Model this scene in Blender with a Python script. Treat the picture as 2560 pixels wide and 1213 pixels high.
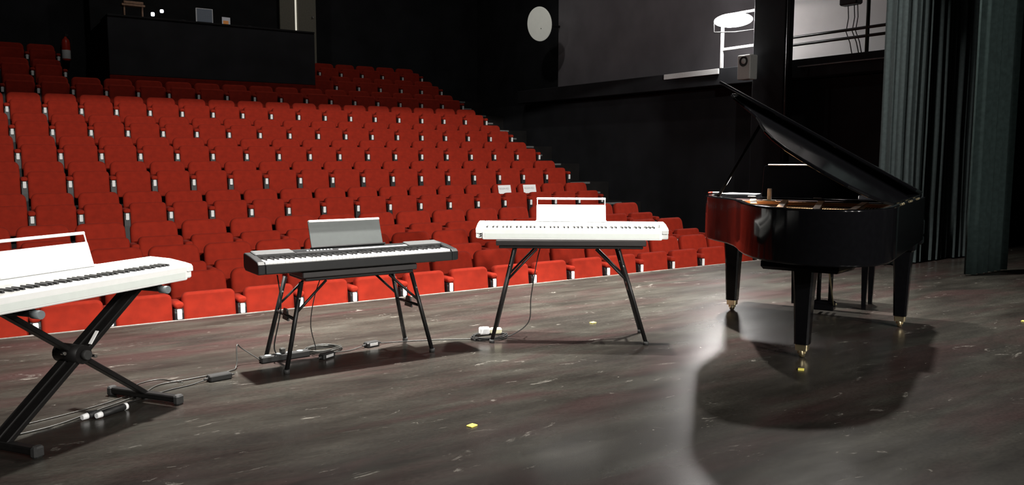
import bpy, math, random
from mathutils import Vector, Matrix

random.seed(7)
scene = bpy.context.scene
for o in list(bpy.data.objects):
    bpy.data.objects.remove(o)
COL = scene.collection
PI = math.pi

# ------------------------------------------------------------------ camera
# hall frame: X along the seat rows, Y from the stage towards the audience, stage floor at z = 0
cam_d = bpy.data.cameras.new('camera')
cam = bpy.data.objects.new('camera', cam_d)
COL.objects.link(cam)
yaw, pit, rol = math.radians(34.093), math.radians(-5.946), math.radians(0.109)
F = Vector((math.sin(yaw) * math.cos(pit), math.cos(yaw) * math.cos(pit), math.sin(pit)))
RT = Vector((math.cos(yaw), -math.sin(yaw), 0))
UP = RT.cross(F)
RT, UP = (math.cos(rol) * RT + math.sin(rol) * UP, -math.sin(rol) * RT + math.cos(rol) * UP)
cam.matrix_world = Matrix(((RT.x, UP.x, -F.x, 0), (RT.y, UP.y, -F.y, 0), (RT.z, UP.z, -F.z, 1.27), (0, 0, 0, 1)))
cam_d.sensor_width = 36
cam_d.sensor_fit = 'HORIZONTAL'
cam_d.lens = 36 * 2055 / 2560
cam_d.clip_end = 200
scene.camera = cam

# ------------------------------------------------------------------ world, exposure
world = bpy.data.worlds.new('hall_dark')
scene.world = world
world.use_nodes = True
world.node_tree.nodes['Background'].inputs[0].default_value = (0.5, 0.55, 0.6, 1)
world.node_tree.nodes['Background'].inputs[1].default_value = 0.01
scene.view_settings.view_transform = 'Standard'
scene.view_settings.look = 'None'
scene.view_settings.gamma = 1
scene.view_settings.use_curve_mapping = False
scene.view_settings.exposure = 0.0

# overhead work lights: (x, y, z), watts, aim (their housings are built further down)
STAGE_LAMPS = [((2.0, 5.82, 5.6), 320, (0.0, 0.0, -1.0)), ((5.2, 5.82, 5.6), 420, (0.0, 0.0, -1.0)), ((7.7, 5.05, 5.6), 290, (-0.2, -0.35, -1.0))]
REAR_LAMPS = [((0.0, -7.4, 5.25), 190, (0.15, 1.0, -0.15)), ((3.0, -7.4, 5.25), 230, (0.15, 1.0, -0.15)), ((6.0, -7.4, 5.25), 270, (0.03, 1.0, -0.15))]
FLOOD_W = 15
FILL_W = 50  # watts of the added ceiling fill over the seats
HEADER_Z = 3.62
def lamp_light(name, loc, watts, aim, sx, sy=None, color=(1, 0.96, 0.9), spread=180):
    d = bpy.data.lights.new(name, 'AREA')
    d.shape = 'RECTANGLE' if sy else 'DISK'
    d.size = sx
    if sy:
        d.size_y = sy
    d.energy = watts
    d.color = color
    d.spread = math.radians(spread)
    o = bpy.data.objects.new(name, d)
    COL.objects.link(o)
    o.location = loc
    o.rotation_euler = Vector(aim).to_track_quat('-Z', 'Y').to_euler()
    return o

# ------------------------------------------------------------------ mesh helpers
class MB:
    def __init__(s):
        s.v, s.f, s.sm = [], [], []
    def add(s, verts, faces, smooth=False):
        n = len(s.v)
        s.v += [tuple(p) for p in verts]
        s.f += [tuple(i + n for i in f) for f in faces]
        s.sm += [smooth] * len(faces)
        return s
    def box(s, x0, x1, y0, y1, z0, z1):
        return s.add([(x0, y0, z0), (x1, y0, z0), (x1, y1, z0), (x0, y1, z0), (x0, y0, z1), (x1, y0, z1), (x1, y1, z1), (x0, y1, z1)],
                     [(0, 3, 2, 1), (4, 5, 6, 7), (0, 1, 5, 4), (1, 2, 6, 5), (2, 3, 7, 6), (3, 0, 4, 7)])
    def cbox(s, x0, x1, y0, y1, z0, z1, b=0.006):
        # box with chamfered edges, built as stacked rings
        x0, x1 = min(x0, x1), max(x0, x1); y0, y1 = min(y0, y1), max(y0, y1)
        b = min(b, (x1 - x0) / 2.1, (y1 - y0) / 2.1, (z1 - z0) / 2.1)
        def ring(i, z):
            X0, X1, Y0, Y1 = x0 + i, x1 - i, y0 + i, y1 - i
            return [(X0 + b, Y0, z), (X1 - b, Y0, z), (X1, Y0 + b, z), (X1, Y1 - b, z), (X1 - b, Y1, z), (X0 + b, Y1, z), (X0, Y1 - b, z), (X0, Y0 + b, z)]
        return s.loft([ring(b * 0.7, z0), ring(0, z0 + b), ring(0, z1 - b), ring(b * 0.7, z1)])
    def loft(s, rings, smooth=False, caps=True, closed=True):
        n = len(rings[0])
        V = [p for r in rings for p in r]
        Fc = []
        for k in range(len(rings) - 1):
            for i in range(n if closed else n - 1):
                j = (i + 1) % n
                Fc.append((k * n + i, k * n + j, (k + 1) * n + j, (k + 1) * n + i))
        s.add(V, Fc, smooth)
        if caps:
            b = len(s.v) - len(V)
            s.f.append(tuple(b + i for i in reversed(range(n)))); s.sm.append(False)
            s.f.append(tuple(b + (len(rings) - 1) * n + i for i in range(n))); s.sm.append(False)
        return s
    def cyl(s, a, b, r, r2=None, n=12, caps=True, smooth=True):
        a, b = Vector(a), Vector(b)
        r2 = r if r2 is None else r2
        d = (b - a).normalized()
        u = d.orthogonal().normalized(); w = d.cross(u)
        R = [[a + (u * math.cos(t) + w * math.sin(t)) * r for t in (2 * PI * i / n for i in range(n))],
             [b + (u * math.cos(t) + w * math.sin(t)) * r2 for t in (2 * PI * i / n for i in range(n))]]
        return s.loft(R, smooth, caps)
    def bar(s, a, b, w, h, up=(0, 0, 1)):
        # rectangular bar from a to b, w across, h along 'up'
        a, b = Vector(a), Vector(b)
        d = (b - a).normalized()
        x = d.cross(Vector(up)).normalized(); y = x.cross(d)
        c = min(w, h) * 0.15
        def ring(p):
            q = []
            for sx, sy, k in ((-1, -1, 0), (-1, -1, 1), (1, -1, 1), (1, -1, 0), (1, 1, 0), (1, 1, 1), (-1, 1, 1), (-1, 1, 0)):
                q.append((sx, sy, k))
            pts = [(-w / 2, -h / 2 + c), (-w / 2 + c, -h / 2), (w / 2 - c, -h / 2), (w / 2, -h / 2 + c), (w / 2, h / 2 - c), (w / 2 - c, h / 2), (-w / 2 + c, h / 2), (-w / 2, h / 2 - c)]
            return [p + x * px + y * py for px, py in pts]
        return s.loft([ring(a), ring(b)])
    def tube(s, pts, r, n=8):
        pts = [Vector(p) for p in pts]
        R = []
        prev = None
        for i, p in enumerate(pts):
            d = (pts[min(i + 1, len(pts) - 1)] - pts[max(i - 1, 0)])
            if d.length < 1e-9:
                d = Vector((0, 0, 1))
            d.normalize()
            u = d.orthogonal().normalized() if prev is None else (prev - d * prev.dot(d)).normalized()
            prev = u
            w = d.cross(u)
            R.append([p + (u * math.cos(t) + w * math.sin(t)) * r for t in (2 * PI * k / n for k in range(n))])
        return s.loft(R, True)
    def lathe(s, prof, c=(0, 0, 0), n=24, axis='z'):
        R = []
        for r, z in prof:
            ring = []
            for k in range(n):
                t = 2 * PI * k / n
                p = (r * math.cos(t), r * math.sin(t), z)
                if axis == 'x':
                    p = (p[2], p[0], p[1])
                elif axis == 'y':
                    p = (p[1], p[2], p[0])
                ring.append((c[0] + p[0], c[1] + p[1], c[2] + p[2]))
            R.append(ring)
        return s.loft(R, True)
    def slab(s, outline, t0, t1, b=0.01, seg=2, plane='xz', smooth=True, shift=None):
        # outline (list of 2-d points, counter-clockwise) given a thickness t0..t1 with rounded rims
        n = len(outline)
        def off(i, d):
            p0, p1, p2 = outline[i - 1], outline[i], outline[(i + 1) % n]
            e1 = (p1[0] - p0[0], p1[1] - p0[1]); e2 = (p2[0] - p1[0], p2[1] - p1[1])
            l1 = math.hypot(*e1) or 1; l2 = math.hypot(*e2) or 1
            nx = -e1[1] / l1 - e2[1] / l2; ny = e1[0] / l1 + e2[0] / l2
            l = math.hypot(nx, ny) or 1
            return (p1[0] + nx / l * d, p1[1] + ny / l * d)
        lay = []
        for k in range(seg + 1):
            a = PI / 2 * k / seg
            lay.append((b * (1 - math.sin(a)), t0 + b * (1 - math.cos(a))))
        for k in range(seg + 1):
            a = PI / 2 * k / seg
            lay.append((b * (1 - math.cos(a)), t1 - b * (1 - math.sin(a))))
        R = []
        for d, t in lay:
            r = []
            for i in range(n):
                p = off(i, d)
                q = (p[0], t, p[1]) if plane == 'xz' else ((p[0], p[1], t) if plane == 'xy' else (t, p[0], p[1]))
                r.append(q)
            R.append(r)
        return s.loft(R, smooth)
    def xf(s, M):
        s.v = [tuple(M @ Vector(p)) for p in s.v]
        return s
    def mesh(s, name, mat=None):
        m = bpy.data.meshes.new(name)
        m.from_pydata(s.v, [], s.f)
        m.polygons.foreach_set('use_smooth', s.sm)
        if mat:
            m.materials.append(mat)
        import bmesh
        bm = bmesh.new(); bm.from_mesh(m)
        bmesh.ops.recalc_face_normals(bm, faces=bm.faces)
        bm.to_mesh(m); bm.free()
        m.update()
        return m
    def build(s, name, mat, parent=None):
        o = bpy.data.objects.new(name, s.mesh(name, mat))
        COL.objects.link(o)
        o.parent = parent
        return o

def inst(name, mesh, parent=None, loc=None):
    o = bpy.data.objects.new(name, mesh)
    COL.objects.link(o)
    o.parent = parent
    if loc:
        o.location = loc
    return o
def thing(name, label, cat, loc=(0, 0, 0), rz=0, group=None):
    o = bpy.data.objects.new(name, None)
    COL.objects.link(o)
    o.empty_display_size = 0.1
    o.location = loc
    o.rotation_euler = (0, 0, rz)
    return tag(o, label, cat, group)
def tag(o, label, cat, group=None):
    o['label'] = label
    o['category'] = cat
    if group:
        o['group'] = group
    return o
def struct(name, mb, mat, label=None):
    o = mb.build(name, mat)
    o['kind'] = 'structure'
    if label:
        o['label'] = label
    return o
def copy_tree(o, parent=None):
    c = o.copy()
    COL.objects.link(c)
    c.parent = parent
    for ch in list(o.children):
        copy_tree(ch, c)
    return c
def rrect(x0, x1, z0, z1, r=0.05, n=4, rb=None):
    # rounded rectangle, counter-clockwise; rb = radius of the lower corners
    rb = r if rb is None else rb
    P = []
    for cx, cz, a0, q in ((x1 - rb, z0 + rb, -PI / 2, rb), (x1 - r, z1 - r, 0, r), (x0 + r, z1 - r, PI / 2, r), (x0 + rb, z0 + rb, PI, rb)):
        for k in range(n + 1):
            a = a0 + PI / 2 * k / n
            P.append((cx + q * math.cos(a), cz + q * math.sin(a)))
    return P
def arc_pts(c, r, a0, a1, n):
    return [(c[0] + r * math.cos(a0 + (a1 - a0) * k / n), c[1] + r * math.sin(a0 + (a1 - a0) * k / n), c[2]) for k in range(n + 1)]

# ------------------------------------------------------------------ materials
def material(name, col, rough=0.5, metal=0.0, var=0.12, scale=30, bump=0.0, spec=0.5, coat=0.0, sheen=0.0, emit=None, estr=0.0, bscale=None):
    m = bpy.data.materials.new(name)
    m.use_nodes = True
    nt = m.node_tree
    p = nt.nodes['Principled BSDF']
    p.inputs['Roughness'].default_value = rough
    p.inputs['Metallic'].default_value = metal
    p.inputs['Specular IOR Level'].default_value = spec
    p.inputs['Coat Weight'].default_value = coat
    p.inputs['Coat Roughness'].default_value = 0.04
    if sheen:
        p.inputs['Sheen Weight'].default_value = sheen
        p.inputs['Sheen Tint'].default_value = (*[min(1, c * 1.6 + 0.1) for c in col], 1)
    tc = nt.nodes.new('ShaderNodeTexCoord')
    nz = nt.nodes.new('ShaderNodeTexNoise')
    nz.inputs['Scale'].default_value = scale
    nz.inputs['Detail'].default_value = 4
    nt.links.new(tc.outputs['Object'], nz.inputs['Vector'])
    rp = nt.nodes.new('ShaderNodeValToRGB')
    rp.color_ramp.elements[0].position = 0.3
    rp.color_ramp.elements[1].position = 0.7
    rp.color_ramp.elements[0].color = (*[c * (1 - var) for c in col], 1)
    rp.color_ramp.elements[1].color = (*[min(1, c * (1 + var)) for c in col], 1)
    nt.links.new(nz.outputs['Fac'], rp.inputs['Fac'])
    nt.links.new(rp.outputs['Color'], p.inputs['Base Color'])
    if bump:
        n2 = nt.nodes.new('ShaderNodeTexNoise')
        n2.inputs['Scale'].default_value = bscale or scale * 8
        n2.inputs['Detail'].default_value = 3
        nt.links.new(tc.outputs['Object'], n2.inputs['Vector'])
        b = nt.nodes.new('ShaderNodeBump')
        b.inputs['Strength'].default_value = bump
        b.inputs['Distance'].default_value = 0.003
        nt.links.new(n2.outputs['Fac'], b.inputs['Height'])
        nt.links.new(b.outputs['Normal'], p.inputs['Normal'])
    if emit:
        p.inputs['Emission Color'].default_value = (*emit, 1)
        p.inputs['Emission Strength'].default_value = estr
    return m

M = {}
M['red'] = material('red_fabric', (0.285, 0.0175, 0.0060), 0.85, var=0.12, scale=14, bump=0.25, bscale=500, spec=0.2, sheen=0.15)
M['black_panel'] = material('black_panel', (0.008, 0.008, 0.009), 0.5, var=0.2)
M['tagwhite'] = material('tag_white', (0.85, 0.85, 0.85), 0.5, var=0.04)
M['black_paint'] = material('black_paint', (0.011, 0.011, 0.012), 0.8, var=0.3, scale=3, bump=0.15, spec=0.25)
M['black_wall'] = material('black_wall', (0.017, 0.018, 0.021), 0.85, var=0.3, scale=1.5, bump=0.2, bscale=60, spec=0.25)
M['house_floor'] = material('house_floor', (0.012, 0.011, 0.011), 0.8, var=0.3, scale=5, spec=0.3)
M['nosing'] = material('step_nosing', (0.22, 0.22, 0.22), 0.6, var=0.15)
M['edge'] = material('stage_edge_trim', (0.11, 0.095, 0.085), 0.5, var=0.6, scale=9)
M['white_plastic'] = material('white_plastic', (0.86, 0.87, 0.86), 0.35, var=0.02)
M['white_key'] = material('white_key', (0.88, 0.88, 0.86), 0.22, var=0.02)
M['black_key'] = material('black_key', (0.012, 0.012, 0.013), 0.35, var=0.2)
M['white_wire'] = material('white_wire', (0.8, 0.8, 0.8), 0.3, var=0.03)
M['kb_black'] = material('keyboard_black', (0.0055, 0.006, 0.0065), 0.5, var=0.15, spec=0.3, bump=0.05)
M['kb_panel'] = material('keyboard_panel', (0.012, 0.012, 0.013), 0.3, var=0.1)
M['grille'] = material('speaker_grille', (0.032, 0.034, 0.035), 0.7, var=0.15, scale=200, bump=0.5, bscale=600)
M['silver'] = material('silver_strip', (0.6, 0.6, 0.6), 0.35, 0.4, var=0.05)
M['rest_grey'] = material('rest_grey', (0.060, 0.068, 0.067), 0.5, var=0.05)
M['stand_black'] = material('stand_black', (0.006, 0.0055, 0.0055), 0.45, var=0.2, spec=0.3)
M['board_dark'] = material('table_board', (0.014, 0.0115, 0.0115), 0.5, var=0.2, scale=12)
M['rubber'] = material('rubber', (0.02, 0.02, 0.02), 0.7, var=0.2)
M['rubber_grey'] = material('rubber_grey', (0.16, 0.18, 0.19), 0.6, var=0.1)
M['steel'] = material('steel', (0.7, 0.7, 0.7), 0.25, 1.0, var=0.05)
M['piano'] = material('piano_lacquer', (0.0025, 0.0025, 0.003), 0.10, var=0.1, spec=0.15)
M['brass'] = material('brass', (0.88, 0.76, 0.48), 0.32, 1.0, var=0.05)
M['gold'] = material('gold_plate', (0.85, 0.46, 0.22), 0.5, 0.0, var=0.15, scale=8, spec=0.6)
M['soundboard'] = material('soundboard', (0.55, 0.33, 0.15), 0.45, var=0.15, scale=12)
M['felt'] = material('damper_felt', (0.03, 0.01, 0.012), 0.9, var=0.2)
M['string'] = material('string_steel', (0.6, 0.5, 0.4), 0.3, 1.0, var=0.1)
M['paper'] = material('paper', (0.86, 0.87, 0.88), 0.7, var=0.02)
M['ink'] = material('ink', (0.30, 0.31, 0.32), 0.7, var=0.1)
M['leather'] = material('bench_leather', (0.01, 0.01, 0.01), 0.4, var=0.2, bump=0.1)
M['curtain'] = material('curtain', (0.032, 0.042, 0.043), 0.9, var=0.15, scale=25, bump=0.2, spec=0.2, sheen=0.1)
M['curtain_dark'] = material('curtain_dark', (0.020, 0.031, 0.030), 0.95, var=0.2, scale=20, bump=0.2, spec=0.1)
M['white_wall'] = material('white_wall', (0.82, 0.79, 0.79), 0.8, var=0.06, scale=1.2)
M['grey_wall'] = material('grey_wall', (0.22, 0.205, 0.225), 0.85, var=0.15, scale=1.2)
M['disc'] = material('pale_disc', (0.75, 0.75, 0.68), 0.7, var=0.05, scale=4, emit=(0.92, 0.92, 0.82), estr=0.22)  # emission lifts the disc's brightness; the disc is no known lamp
M['speaker_white'] = material('speaker_white', (0.55, 0.55, 0.53), 0.5, var=0.05)
M['rail_white'] = material('rail_white', (0.7, 0.7, 0.7), 0.4, var=0.05)
M['pipe_dark'] = material('pipe_dark', (0.02, 0.02, 0.021), 0.5, var=0.2)
M['pipe_green'] = material('pipe_green', (0.012, 0.026, 0.016), 0.5, var=0.2)
M['lamp'] = material('lamp_lens', (1, 1, 1), 0.3, emit=(1, 0.97, 0.94), estr=165)
M['lamp_top'] = material('work_lamp_lens', (1, 1, 1), 0.3, emit=(1, 0.97, 0.92), estr=12)
M['lamp_dim'] = material('fill_lamp_diffuser', (1, 1, 1), 0.4, emit=(1, 0.95, 0.88), estr=2)  # face of the added ceiling fill
M['cable'] = material('cable', (0.006, 0.006, 0.006), 0.6, var=0.2)
M['cable_grey'] = material('cable_grey', (0.032, 0.032, 0.029), 0.45, var=0.2)
M['yellow'] = material('yellow_tape', (0.75, 0.66, 0.12), 0.6, var=0.1)
M['carpet_red'] = material('dark_red_carpet', (0.16, 0.012, 0.006), 0.95, var=0.2, scale=8, spec=0.1)
M['ext_red'] = material('extinguisher_red', (0.62, 0.04, 0.02), 0.35, var=0.08)
M['wood'] = material('wood_brown', (0.34, 0.20, 0.13), 0.5, var=0.3, scale=20)
M['door_grey'] = material('door_grey', (0.20, 0.19, 0.15), 0.7, var=0.1)
M['screen'] = material('screen', (0.08, 0.09, 0.10), 0.3, emit=(0.25, 0.28, 0.33), estr=0.10)
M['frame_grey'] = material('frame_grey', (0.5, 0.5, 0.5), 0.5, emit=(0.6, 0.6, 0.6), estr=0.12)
M['lit_gap'] = material('lit_gap', (0.8, 0.78, 0.7), 0.6, emit=(1.0, 0.95, 0.8), estr=0.55)
M['tiny_led'] = material('desk_lamp_glow', (0.9, 0.9, 1), 0.4, emit=(0.85, 0.88, 1.0), estr=3.0)
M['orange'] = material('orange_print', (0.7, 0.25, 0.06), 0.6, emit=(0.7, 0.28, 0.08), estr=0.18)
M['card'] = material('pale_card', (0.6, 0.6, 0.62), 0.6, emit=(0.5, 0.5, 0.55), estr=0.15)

# stage floor: worn dark vinyl, brushed in streaks along the stage, with pale scuffs
def floor_material():
    m = bpy.data.materials.new('stage_floor')
    m.use_nodes = True
    nt = m.node_tree
    L = nt.links.new
    p = nt.nodes['Principled BSDF']
    tc = nt.nodes.new('ShaderNodeTexCoord')
    def noise(scale, detail=5, stretch=(1, 1, 1), rot=0, rough=0.55, dist=0):
        mp = nt.nodes.new('ShaderNodeMapping')
        mp.inputs['Scale'].default_value = stretch
        mp.inputs['Rotation'].default_value = (0, 0, rot)
        L(tc.outputs['Object'], mp.inputs['Vector'])
        n = nt.nodes.new('ShaderNodeTexNoise')
        n.inputs['Scale'].default_value = scale
        n.inputs['Detail'].default_value = detail
        n.inputs['Roughness'].default_value = rough
        n.inputs['Distortion'].default_value = dist
        L(mp.outputs['Vector'], n.inputs['Vector'])
        return n.outputs['Fac']
    def ramp(fac, stops):
        r = nt.nodes.new('ShaderNodeValToRGB')
        e = r.color_ramp.elements
        e[0].position, e[0].color = stops[0][0], (*stops[0][1], 1)
        e[1].position, e[1].color = stops[-1][0], (*stops[-1][1], 1)
        for q, c in stops[1:-1]:
            k = e.new(q); k.color = (*c, 1)
        L(fac, r.inputs['Fac'])
        return r.outputs['Color']
    def mix(a, b, fac, mode='MIX'):
        x = nt.nodes.new('ShaderNodeMix')
        x.data_type = 'RGBA'; x.blend_type = mode
        if isinstance(fac, float):
            x.inputs[0].default_value = fac
        else:
            L(fac, x.inputs[0])
        for s, k in ((a, 6), (b, 7)):
            if isinstance(s, tuple):
                x.inputs[k].default_value = (*s, 1)
            else:
                L(s, x.inputs[k])
        return x.outputs[2]
    base = ramp(noise(1.9, 7, (0.6, 1.7, 1), 0.5, 0.62), [(0.3, (0.016, 0.014, 0.0125)), (0.5, (0.026, 0.0237, 0.020)), (0.7, (0.041, 0.039, 0.033))])
    redp = ramp(noise(1.5, 5, (0.5, 1.7, 1), 0.45, 0.55, 0.6), [(0.47, (0, 0, 0)), (0.66, (0.85, 0.85, 0.85))])
    c = mix(base, (0.032, 0.019, 0.018), redp)
    streak = ramp(noise(3.2, 5, (0.45, 2.2, 1), 0.0, 0.62), [(0.32, (0.62, 0.62, 0.62)), (0.68, (1.35, 1.35, 1.35))])
    c = mix(c, streak, 0.8, 'MULTIPLY')
    scuff = ramp(noise(5.0, 7, (0.6, 1.6, 1), 0.6, 0.72, 1.2), [(0.62, (0, 0, 0)), (0.72, (0.6, 0.6, 0.6))])
    c = mix(c, (0.30, 0.28, 0.25), scuff)
    speck = ramp(noise(24.0, 3, (0.6, 1, 1), 0.2), [(0.735, (0, 0, 0)), (0.78, (0.7, 0.7, 0.7))])
    c = mix(c, (0.30, 0.28, 0.24), speck)
    grain = ramp(noise(60.0, 2, (0.7, 1.2, 1), 0.2), [(0.3, (0.75, 0.75, 0.75)), (0.7, (1.25, 1.25, 1.25))])
    c = mix(c, grain, 0.8, 'MULTIPLY')
    L(c, p.inputs['Base Color'])
    ro = ramp(noise(1.7, 5, (0.6, 1.8, 1), 0.3), [(0.3, (0.22, 0.22, 0.22)), (0.7, (0.29, 0.29, 0.29))])
    L(ro, p.inputs['Roughness'])
    p.inputs['Specular IOR Level'].default_value = 0.36
    b = nt.nodes.new('ShaderNodeBump')
    b.inputs['Strength'].default_value = 0.06
    b.inputs['Distance'].default_value = 0.001
    L(noise(70, 2, (1, 1, 1), 0.3), b.inputs['Height'])
    L(b.outputs['Normal'], p.inputs['Normal'])
    return m
M['stage'] = floor_material()

# ------------------------------------------------------------------ the room
EDGE_Y = 6.66
ROWS = [  # y of the arm fronts, height of the row's floor
    (7.93, -0.734), (8.98, -0.575), (10.03, -0.382), (12.53, -0.122), (13.595, 0.311), (14.66, 0.715),
    (15.73, 1.115), (16.82, 1.527), (17.915, 1.937), (19.0, 2.355), (20.08, 2.775)]
PITCH = 0.5775
XF, XB = 9.7395, 10.64          # right-hand arm of the three front rows, of the rows behind the cross aisle
struct('floor', MB().box(-9, 13.4, -8, EDGE_Y, -0.9, 0), M['stage'], 'worn dark brown-grey stage floor')
struct('floor_house', MB().box(-9, 13.4, EDGE_Y, 22.0, -0.9, -0.734), M['house_floor'], 'black floor of the auditorium')
struct('trim_1', MB().cbox(-9, 12.2, EDGE_Y, EDGE_Y + 0.018, -0.03, 0.003, 0.003), M['edge'], 'worn pale edge strip along the stage front')
struct('wall_right', MB().box(13.4, 13.7, -8, 22, -0.9, 9), M['black_wall'], 'black side wall behind the gallery')
struct('wall_left', MB().box(-9.3, -9, -8, 22, -0.9, 9), M['black_wall'])
struct('wall_back', MB().box(-9.3, 13.7, 21.7, 22, -0.9, 9), M['black_wall'], 'black rear wall of the auditorium')
struct('wall_stage', MB().box(-9.3, 13.7, -8.3, -8, -0.9, 9), M['black_wall'])
struct('ceiling', MB().box(-9.3, 13.7, -8.3, 22, 9, 9.2), M['black_paint'])
# raked platforms, one per row behind the first, with a pale nosing at the aisle
for i in range(1, len(ROWS)):
    y, z = ROWS[i]
    y0 = y - 0.40
    y1 = (ROWS[i + 1][0] - 0.40) if i + 1 < len(ROWS) else 21.7
    p = struct('platform_%d' % i, MB().box(-9, 12.3, y0, y1, -0.733, z), M['house_floor'])
    MB().cbox(10.9, 11.75, y0 - 0.006, y0 + 0.05, z - 0.035, z + 0.006, 0.003).build('nosing', M['nosing'], p)
    if i >= 4:
        zp = ROWS[i - 1][1]
        s = struct('step_%d' % i, MB().box(10.95, 11.7, y0 - 0.42, y0 - 0.008, zp + 0.001, (z + zp) / 2), M['house_floor'])
        MB().cbox(10.95, 11.7, y0 - 0.425, y0 - 0.37, (z + zp) / 2 - 0.03, (z + zp) / 2 + 0.006, 0.003).build('nosing', M['nosing'], s)
# black side wall below the gallery
struct('wall_side', MB().box(12.3, 12.5, 5.9, 21.7, -0.9, 2.60), M['black_wall'], 'black side wall below the gallery')

# ------------------------------------------------------------------ theatre seats
def seat_meshes():
    d = {}
    # origin: floor, midway between two arms, at the arm fronts (y = 0); facing -y
    W = 0.2435
    # tipped-up cushion, a rounded upright pad
    o = rrect(-W, W, -0.20, 0.20, 0.055, 4, 0.03)
    mb = MB().slab(o, -0.055, 0.055, 0.03, 3, 'xz')
    mb.xf(Matrix.Translation((0, 0.095, 0.535)) @ Matrix.Rotation(math.radians(-7), 4, 'X'))
    d['cushion'] = mb.mesh('cushion', M['red'])
    # backrest, slightly narrower at the top and leaning back
    bo = rrect(-0.276, 0.276, -0.30, 0.30, 0.085, 5, 0.03)
    bo = [(x * (1 - 0.06 * (z + 0.30) / 0.6), z) for x, z in bo]
    mb = MB().slab(bo, -0.05, 0.05, 0.035, 3, 'xz')
    mb.xf(Matrix.Translation((0, 0.44, 0.585)) @ Matrix.Rotation(math.radians(-13), 4, 'X'))
    d['backrest'] = mb.mesh('backrest', M['red'])
    # pivot bar and pan under the cushion
    d['bracket'] = MB().cyl((-0.25, 0.30, 0.36), (0.25, 0.30, 0.36), 0.02, n=8).mesh('seat_bracket', M['black_panel'])
    # arm stanchion (origin at the arm front, on the floor)
    prof = [(0.0, 0.0), (0.27, 0.0), (0.27, 0.60), (0.02, 0.60), (0.005, 0.56), (0.0, 0.42)]
    d['arm'] = MB().slab(prof, -0.043, 0.043, 0.006, 1, 'yz', False).mesh('arm_panel', M['black_panel'])
    po = rrect(-0.044, 0.044, 0.0, 0.062, 0.028, 4)
    mb = MB().slab(po, -0.008, 0.24, 0.022, 3, 'xz')
    mb.xf(Matrix.Translation((0, 0, 0.60)))
    d['pad'] = mb.mesh('arm_pad', M['red'])
    d['tag'] = MB().slab(rrect(-0.0215, 0.0215, 0.503, 0.597, 0.008, 3), -0.014, 0.001, 0.002, 1, 'xz', False).mesh('number_plate', M['tagwhite'])
    return d
SM = seat_meshes()
ORD = ['', 'first', 'second', 'third', 'fourth', 'fifth', 'sixth', 'seventh', 'eighth', 'ninth', 'tenth', 'eleventh', 'twelfth',
       'thirteenth', 'fourteenth', 'fifteenth', 'sixteenth', 'seventeenth', 'eighteenth', 'nineteenth', 'twentieth']
ROWN = ['front row', 'second row', 'third row', 'fourth row', 'fifth row', 'sixth row', 'seventh row', 'eighth row',
        'ninth row', 'tenth row', 'topmost row']
def arm_at(parent, dx):
    a = inst('arm_panel', SM['arm'], parent, (dx, 0, 0))
    inst('arm_pad', SM['pad'], a)
    inst('number_plate', SM['tag'], a)
def seat(r, k, label):
    y, z = ROWS[r]
    x = (XF if r < 3 else XB) - (k + 0.5) * PITCH
    t = thing('theatre_seat', label, 'theatre seat', (x, y, z), 0, 'red theatre seats in the ' + ROWN[r].split(',')[0])
    inst('backrest', SM['backrest'], t)
    inst('seat_cushion', SM['cushion'], t)
    inst('seat_bracket', SM['bracket'], t)
    arm_at(t, -PITCH / 2)
    return t
LAST = [16, 17, 17, 17, 17, 17, 17, 17, 17, 17, 17]
for r in range(11):
    for k in range(LAST[r] + 1):
        if r >= 9 and 6 <= k <= 14:
            continue                      # the control booth stands here
        if r >= 9 and k >= 15:
            lab = 'dim red tip-up seat in the %s, %s to the left of the control booth' % (ROWN[r], ORD[k - 14])
        else:
            lab = 'red tip-up theatre seat in the %s, %s from its right end' % (ROWN[r], ORD[k + 1])
        t = seat(r, k, lab)
        if k == 0 or (r >= 9 and k == 15):
            arm_at(t, PITCH / 2)

# reserved sheets draped over two backs of the fourth row
def text_mesh(body, size, mat, name='lettering'):
    c = bpy.data.curves.new(name, 'FONT')
    c.body = body
    c.size = size
    c.align_x = 'CENTER'
    c.align_y = 'CENTER'
    o = bpy.data.objects.new(name, c)
    COL.objects.link(o)
    dg = bpy.context.evaluated_depsgraph_get()
    me = bpy.data.meshes.new_from_object(o.evaluated_get(dg))
    bpy.data.objects.remove(o)
    me.materials.clear()
    me.materials.append(mat)
    return me
TXT = text_mesh('RESERVED', 0.05, M['ink'])
for k, lab in ((3, 'white reserved sheet on a red seat back, the left one of two'), (2, 'white reserved sheet on a red seat back, the right one of two')):
    y, z = ROWS[3]
    x = XB - (k + 0.5) * PITCH
    t = thing('reserved_sheet', lab, 'paper sheet', (x - 0.02, y + 0.404, z + 0.70), 0, 'reserved sheets on the seat backs')
    t.rotation_euler = (math.radians(-13), 0, math.radians(2 if k == 3 else -2))
    MB().box(-0.145, 0.145, -0.0012, 0.0012, 0.0, 0.165).build('sheet', M['paper'], t)
    o = inst('lettering', TXT, t, (-0.01, -0.0022, 0.095))
    o.rotation_euler = (PI / 2, 0, 0)

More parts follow.
